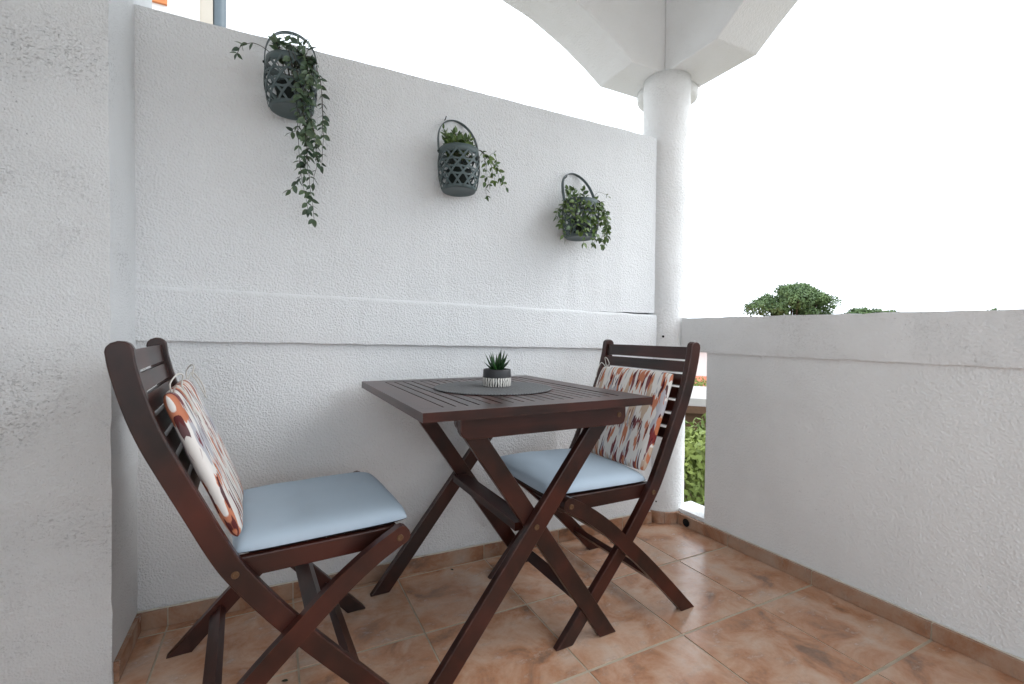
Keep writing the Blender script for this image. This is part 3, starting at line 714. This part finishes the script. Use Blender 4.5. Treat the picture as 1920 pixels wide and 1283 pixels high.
def leaf_mesh(name, w, mat):
    bm = bmesh.new(); rows = []
    for k in range(6):
        t = k/5; ww = w*math.sin(math.pi*min(1, t**0.8*0.97+0.03))**0.9; z = -0.16*t*t
        rows.append((bm.verts.new((-ww, t, z+ww*0.30)), bm.verts.new((0, t, z)), bm.verts.new((ww, t, z+ww*0.30))))
    for A, B in zip(rows, rows[1:]):
        bm.faces.new((A[0], A[1], B[1], B[0])); bm.faces.new((A[1], A[2], B[2], B[1]))
    bmesh.ops.remove_doubles(bm, verts=bm.verts[:], dist=1e-4)
    me = mesh_of(bm, name); me.materials.append(mat)
    for p in me.polygons: p.use_smooth = True
    return me
LA = [leaf_mesh('leaf_dark', 0.31, M['leaf_a']), leaf_mesh('leaf_dark_slim', 0.23, M['leaf_a'])]
LB = [leaf_mesh('leaf_mid', 0.31, M['leaf_b']), leaf_mesh('leaf_mid_slim', 0.24, M['leaf_b'])]
class Plant:
    def __init__(s, name, label, loc, leaves, seed):
        s.e = thing(name, label, 'plant', loc, group='artificial trailing plants'); s.lv = leaves; s.r = random.Random(seed); s.n = 0
    def leaf(s, p, d, L):
        d = d.normalized(); ref = Vector((s.r.uniform(-1, 1), s.r.uniform(-1.3, 0.1), s.r.uniform(-0.2, 1.2)))
        sx_ = d.cross(ref)
        if sx_.length < 1e-3: sx_ = Vector((1, 0, 0))
        sx_.normalize(); mt = Matrix((sx_, d, sx_.cross(d))).transposed().to_4x4(); mt.translation = p
        o = obj('leaf', s.r.choice(s.lv), None, s.e); o.matrix_local = mt @ Matrix.Scale(L, 4); s.n += 1
    def strand(s, pts, step=0.016, L=0.024, rad=0.0012, start=0.1, droop=0.5, clear=None):
        P = catmull(pts, 7)
        P = [p + Vector((noise.noise(p*40), noise.noise(p*40+Vector((5, 5, 5))), noise.noise(p*40+Vector((9, 1, 3)))))*0.004 for p in P]
        bm = bmesh.new(); tube(bm, P, [rad*(1-0.5*i/len(P)) for i in range(len(P))], 5); obj('stem', bm, M['stem'], s.e, True)
        acc = 0; tot = sum((b-a).length for a, b in zip(P, P[1:])); run = 0; side = 1
        for a, b in zip(P, P[1:]):
            run += (b-a).length; acc += (b-a).length
            if run > tot*start and acc > step:
                acc = 0; side = -side; t = (b-a).normalized()
                out = t.cross(Vector((s.r.uniform(-.5, .5), -1, s.r.uniform(-.4, .4)))).normalized()*side
                d = out*s.r.uniform(0.5, 1.0) + t*s.r.uniform(0.2, 0.7) + Vector((s.r.uniform(-.25, .25), s.r.uniform(-0.5, 0.10), -droop*s.r.uniform(0.1, 1)))
                s.leaf(b, d, L*s.r.uniform(0.62, 1.12))
                if s.r.random() < 0.55: s.leaf(b, -out*s.r.uniform(0.5, 1.0)+t*s.r.uniform(0.1, 0.6)+Vector((0, s.r.uniform(-0.5, 0.1), -droop*s.r.random())), L*s.r.uniform(0.55, 0.95))
        s.leaf(P[-1], P[-1]-P[-2], L*0.9)
V = Vector
# highest basket: vine spilling over the front and hanging far below, a side shoot to the left
x, z = BK[0]; pl = Plant('trailing_vine', 'dark green artificial vine spilling far below the highest basket', (x, wy(x)-0.0815, z), LA, 5)
rr = pl.r
for k in range(13):
    a = rr.uniform(-2.9, 0.2); r0 = rr.uniform(0.01, 0.045)
    pl.strand([V((r0*math.cos(a)*.4, r0*math.sin(a)*.4, 0.08)), V((r0*math.cos(a), r0*math.sin(a), 0.135)), V((r0*1.6*math.cos(a), r0*1.4*math.sin(a), 0.168+rr.uniform(-.01, .028)))], 0.010, 0.029, droop=-0.3, start=0.45)
for k in range(9):
    xx = rr.uniform(-0.012, 0.058); zl = [-0.33, -0.30, -0.25, -0.22, -0.17, -0.13, -0.08, -0.04, -0.2][k]; xe = (0.062, 0.045, 0.0, 0.06, 0.02, 0.07, 0.0, 0.045, 0.035)[k]
    pl.strand([V((xx*.5, -0.02, 0.10)), V((xx, -0.060, 0.150)), V((xx+0.01, -0.090, 0.09)), V((xx*0.6+xe*0.4, -0.088, 0.0)), V((xx*.2+0.02+xe*.4+rr.uniform(-.02, .02), -0.055, zl*0.5-0.02)), V((xe, -0.040, zl))], 0.0135, 0.027, start=0.18, droop=0.6)
for k in range(2):
    pl.strand([V((0.03, -0.02, 0.11)), V((0.060, -0.045, 0.145)), V((0.082, -0.055, 0.06)), V((0.086, -0.045, -0.04-0.05*k)), V((0.075+.01*k, -0.035, -0.09-0.07*k))], 0.018, 0.026, start=0.3)
pl.strand([V((-0.02, 0, 0.11)), V((-0.058, -0.02, 0.155)), V((-0.100, -0.030, 0.163)), V((-0.130, -0.034, 0.145)), V((-0.142, -0.036, 0.122))], 0.014, 0.026, start=0.62, droop=0.5)
# middle basket: tuft above the rim, thin strands to the right
x, z = BK[1]; pl = Plant('trailing_vine', 'sparse green artificial plant in the middle basket with wisps on the right', (x, wy(x)-0.0815, z), LB, 11); rr = pl.r
for k in range(24):
    a = rr.uniform(-3.1, 3.1); r0 = rr.uniform(0.01, 0.048)
    pl.strand([V((r0*math.cos(a)*.4, r0*math.sin(a)*.4, 0.07)), V((r0*math.cos(a), r0*math.sin(a), 0.130)), V((r0*1.2*math.cos(a), r0*1.2*math.sin(a), 0.176+rr.uniform(-.012, .02)))], 0.010, 0.029, droop=-0.6, start=0.45)
pl.strand([V((-0.03, -0.01, 0.11)), V((-0.052, -0.03, 0.158)), V((-0.066, -0.035, 0.180)), V((-0.070, -0.036, 0.196))], 0.014, 0.022, start=0.5)
for k, (dx, dz) in enumerate(((0.165, 0.030), (0.140, 0.060), (0.122, 0.045), (0.092, -0.010), (0.130, 0.100), (0.112, 0.075), (0.098, 0.03))):
    pl.strand([V((0.02, -0.01, 0.11)), V((0.058, -0.03, 0.150)), V((0.080+0.2*(dx-.1), -0.045, 0.122)), V((dx*.9, -0.04, dz+0.045)), V((dx, -0.038, dz))], 0.021, 0.023, 0.0009, start=0.45)
# lowest basket: bushy, hanging all round
x, z = BK[2]; pl = Plant('trailing_vine', 'bushy green artificial plant covering the lowest basket', (x, wy(x)-0.0815, z), LB, 23); rr = pl.r
for k in range(10):
    a = rr.uniform(-3.1, 3.1); r0 = rr.uniform(0.01, 0.045)
    pl.strand([V((r0*math.cos(a)*.4, r0*math.sin(a)*.4, 0.08)), V((r0*math.cos(a), r0*math.sin(a), 0.135)), V((r0*1.3*math.cos(a), r0*1.3*math.sin(a), 0.172+rr.uniform(-.012, .03)))], 0.010, 0.025, droop=-0.4, start=0.45)
for k in range(24):
    a = -math.pi*(0.02+0.96*k/23) + rr.uniform(-.1, .1); ro = rr.uniform(0.095, 0.135) if abs(math.cos(a)) > 0.4 else 0.095; zl = rr.uniform(-0.035, 0.075)
    c_, s_ = math.cos(a), math.sin(a); yk = max(s_, -0.8)
    pl.strand([V((0.02*c_, 0.02*s_, 0.11)), V((0.060*c_, 0.060*yk, 0.152)), V((ro*0.86*c_, 0.085*yk, 0.115)), V((ro*c_, 0.092*yk, (0.1+zl)/2)), V((ro*0.95*c_+rr.uniform(-.015, .015), 0.085*yk, zl))], 0.0165, 0.025, start=0.32, droop=0.5)
pl.strand([V((0.03, 0, 0.12)), V((0.055, -0.02, 0.175)), V((0.085, -0.02, 0.195)), V((0.118, -0.025, 0.180))], 0.06, 0.015, 0.0008, start=0.9)

# ------------------------------------------------------------------ crumbs on the tiles
for k, (x, y, a, s) in enumerate(((-1.148, -0.034, 0.4, 0.016), (-1.705, -0.372, 1.3, 0.017))):
    me = leaf_mesh('fallen_leaf', 0.3, M['debris']); o = obj('fallen_leaf', me, None, loc=(x, y, 0.003)); o.rotation_euler = (R(8), 0, a); o.scale = (s, s, s*0.6)
    tag(o, ['curled dry leaf on the tiles under the table near the wall', 'curled dry leaf on the tiles under the chair beside the pillar'][k], 'leaf')

# ------------------------------------------------------------------ outside: neighbour's house, trees, roofs
M['nwall'] = plain('neighbour_render', (0.82, 0.81, 0.79), 0.9, 0.1, var=0.03, scale=3, bump=0.2, bscale=60)
M['beige'] = plain('beige_trim_and_shade', (0.52, 0.47, 0.40), 0.85, 0.2, var=0.08, scale=4)  # window trim colour, also the painted shade on the neighbour's wall return
M['zinc'] = plain('zinc_pipe', (0.10, 0.125, 0.14), 0.42, 0.5, metal=0.3, var=0.1)
M['orange'] = plain('orange_paint', (0.62, 0.22, 0.08), 0.6, 0.3, var=0.1)
M['glass'] = plain('window_glass', (0.05, 0.07, 0.08), 0.1, 0.6)
M['roof'] = plain('terracotta_roof', (0.46, 0.17, 0.10), 0.85, 0.2, var=0.25, scale=6, bump=0.6, bscale=9, bdist=0.05)
M['bark'] = plain('bark', (0.10, 0.07, 0.05), 0.95, 0.1, var=0.3, scale=8, bump=0.6, bscale=25, bdist=0.03)
M['timber'] = plain('brown_timber', (0.11, 0.06, 0.035), 0.7, 0.3, var=0.2)
def foliage_mat(name, a, b):
    ma, n, l, bs = nt(name); tc = n.new('ShaderNodeTexCoord')
    s = N(n, 'ShaderNodeTexNoise', Scale=2.2, Detail=5.0); l.new(tc.outputs['Object'], s.inputs['Vector'])
    r = ramp(n, [(0.3, a), (0.7, b)]); l.new(s.outputs[0], r.inputs[0]); l.new(r.outputs[0], bs.inputs['Base Color']); bs.inputs['Roughness'].default_value = 0.7
    return ma
M['pine'] = foliage_mat('pine_needles', (0.045, 0.085, 0.028), (0.13, 0.20, 0.065))
M['shrub'] = foliage_mat('shrub_leaves', (0.080, 0.125, 0.020), (0.240, 0.290, 0.060))
M['dry'] = foliage_mat('yellow_flowers', (0.35, 0.28, 0.09), (0.62, 0.52, 0.25))

nb = thing('neighbour_house', 'white neighbouring house rising above the tall wall at upper left', 'house', (-2.5, 3.6, -3.3))
obj('wall', bbox(-4.0, 0.16, 0.0, 5.0, 0.0, 11.0, 0), M['nwall'], nb)
obj('shaded_return', bbox(0.161, 0.262, 0.02, 0.4, 0.0, 11.0, 0.01), M['beige'], nb)  # corner return of the white wall, its shade painted in as beige
bm = bmesh.new(); tube(bm, [(0.312, 0.06, z) for z in (0.0, 3.0, 6.0, 9.0, 11.0)], 0.056, 20); obj('downpipe', bm, M['zinc'], nb, True)
wd = obj('window', bbox(-0.245, -0.085, -0.03, 0.0, 7.085, 8.3, 0.01), M['orange'], nb)
obj('pane', bbox(-0.225, -0.105, -0.036, -0.031, 7.12, 8.26, 0), M['glass'], wd)

def tree(name, label, cat, loc, h_trunk, blobs, nleaf, lsize, mat, seed, group=None, flat=0.6):
    t = thing(name, label, cat, loc, group=group); rr = random.Random(seed)
    bm = bmesh.new(); tube(bm, [(0, 0, 0), (0.1, 0.05, h_trunk*0.5), (0.0, 0.1, h_trunk)], [h_trunk*0.035, h_trunk*0.028, h_trunk*0.02], 8)
    for (bx, by, bz, br) in blobs: tube(bm, [(0.05, 0.05, h_trunk*0.8), (bx*0.5, by*0.5, (bz+h_trunk*0.8)/2), (bx, by, bz)], [h_trunk*0.014, h_trunk*0.009, 0.02], 5)
    obj('trunk', bm, M['bark'], t)
    verts, faces = [], []; tot = sum(b[3]**2 for b in blobs)
    for (bx, by, bz, br) in blobs:
        for k in range(int(nleaf*br*br/tot)):
            d = Vector((rr.gauss(0, 1), rr.gauss(0, 1), rr.gauss(0, 1))).normalized()
            rad = br*(0.55+0.5*rr.random()**0.6)*(1+0.35*noise.noise(d*2.5+Vector((bx, by, bz))))
            c = Vector((bx, by, bz)) + Vector((d.x*rad, d.y*rad, d.z*rad*flat))
            s = lsize*rr.uniform(0.6, 1.3); a = Vector((rr.gauss(0, 1), rr.gauss(0, 1), rr.gauss(0, 1))).normalized(); b = a.cross(d if abs(a.dot(d)) < .9 else Vector((1, 0, 0))).normalized()
            i = len(verts); verts += [c-a*s, c+b*s*0.45, c+a*s, c-b*s*0.45]; faces.append((i, i+1, i+2, i+3))
    me = bpy.data.meshes.new('crown'); me.from_pydata([tuple(v) for v in verts], [], faces); obj('crown', me, mat, t)
    return t
def polar(az, dist): return (-1.742+dist*math.cos(R(az)), -1.656+dist*math.sin(R(az)))
rr = random.Random(4)
def blobset(w, d, z0, z1, n, r0, r1):
    out = []
    for k in range(n):
        a = rr.uniform(0, 6.28); q = math.sqrt(rr.random()); zz = rr.random()
        f = math.sqrt(max(0.05, 1-zz*zz*0.9)); out.append((w*q*math.cos(a)*f, d*q*math.sin(a)*f, z0+(z1-z0)*zz, rr.uniform(r0, r1)))
    return out
x, y = polar(32.4, 30); tree('pine_tree', 'large round green pine tree rising behind the parapet', 'tree', (x, y, -3.3), 4.2, blobset(2.3, 2.2, 4.0, 6.7, 50, 0.38, 0.78), 30000, 0.075, M['pine'], 1)
x, y = polar(25.6, 36); tree('broad_tree', 'low green treetop just showing over the parapet right of the pine', 'tree', (x, y, -3.3), 4.0, blobset(3.4, 2.0, 4.3, 5.6, 34, 0.4, 0.65), 16000, 0.085, M['pine'], 2)
x, y = polar(17.5, 42); tree('broad_tree', 'tiny dark treetop over the parapet at the far right', 'tree', (x, y, -3.3), 4.6, blobset(0.5, 0.5, 4.6, 5.75, 7, 0.4, 0.6), 1600, 0.13, M['pine'], 3)
# seen through the slot beside the column
for k, (az, d, hb, w, mt_, lb) in enumerate(((41.2, 7.2, 2.75, 0.9, 'shrub', 'leafy green shrub seen through the slot beside the column'), (43.5, 8.6, 2.2, 0.9, 'shrub', 'green garden shrub behind the round column'), (38.0, 8.0, 2.1, 1.0, 'shrub', 'green garden shrub below the parapet'), (41.7, 16.5, 2.55, 1.3, 'shrub', 'rounded green shrub farther off between shed and far house'))):
    x, y = polar(az, d); tree('garden_shrub', lb, 'shrub', (x, y, -3.3), 1.0, blobset(w, w, 0.9, hb, 14, 0.3, 0.5), 5000, 0.055, M[mt_], 10+k, group='garden shrubs', flat=0.8)
x, y = polar(41.4, 5.6); tree('flowering_bush', 'pale yellow flowering bush low in the slot beside the column', 'shrub', (x, y, -3.3), 0.6, blobset(0.6, 0.6, 0.7, 1.75, 12, 0.22, 0.36), 3500, 0.045, M['dry'], 17, flat=0.8)
def far_house(label, az, d, w, dp, hw, hr, rot, wallm):
    x, y = polar(az, d); h = thing('far_house', label, 'house', (x, y, -3.3), rot)
    obj('wall', bbox(-w/2, w/2, -dp/2, dp/2, 0, hw, 0), M[wallm], h)
    o = 0.35; bm = bmesh.new(); vs = [bm.verts.new(p) for p in ((-w/2-o, -dp/2-o, hw), (w/2+o, -dp/2-o, hw), (w/2+o, dp/2+o, hw), (-w/2-o, dp/2+o, hw), (-w/2-o, 0, hw+hr), (w/2+o, 0, hw+hr))]
    for f in ((0, 1, 5, 4), (2, 3, 4, 5), (1, 2, 5), (3, 0, 4), (3, 2, 1, 0)): bm.faces.new([vs[i] for i in f])
    obj('roof', bm, M['roof'], h)
    for k in range(3):
        u = -w/3+k*w/3; wo_ = obj('window', bbox(u-0.5, u+0.5, -dp/2-0.05, -dp/2, 1.0, 2.2, 0), M['beige'], h); obj('pane', bbox(u-0.42, u+0.42, -dp/2-0.06, -dp/2-0.051, 1.08, 2.12, 0), M['glass'], wo_)
far_house('pale house with terracotta roof seen through the slot beside the column', 41.9, 22, 7, 6, 1.55, 0.85, R(130), 'nwall')
far_house('low house with terracotta roof just below the parapet top', 37.2, 26, 6, 6, 3.6, 1.25, R(125), 'nwall')
x, y = polar(41.5, 10.5); sh = thing('garden_shed', 'low garden shed with pale roof and brown fascia seen through the slot', 'shed', (x, y, -3.3), R(132))
obj('wall', bbox(-1.5, 1.5, -1.0, 1.0, 0, 2.73, 0), M['timber'], sh); obj('fascia', bbox(-1.7, 1.7, -1.2, 1.2, 2.731, 2.86, 0.01), M['timber'], sh); obj('roof', bbox(-1.65, 1.65, -1.15, 1.15, 2.861, 3.0, 0.03), plain('fibre_cement', (0.42, 0.40, 0.38), 0.9, 0.2, var=0.2, scale=4), sh)
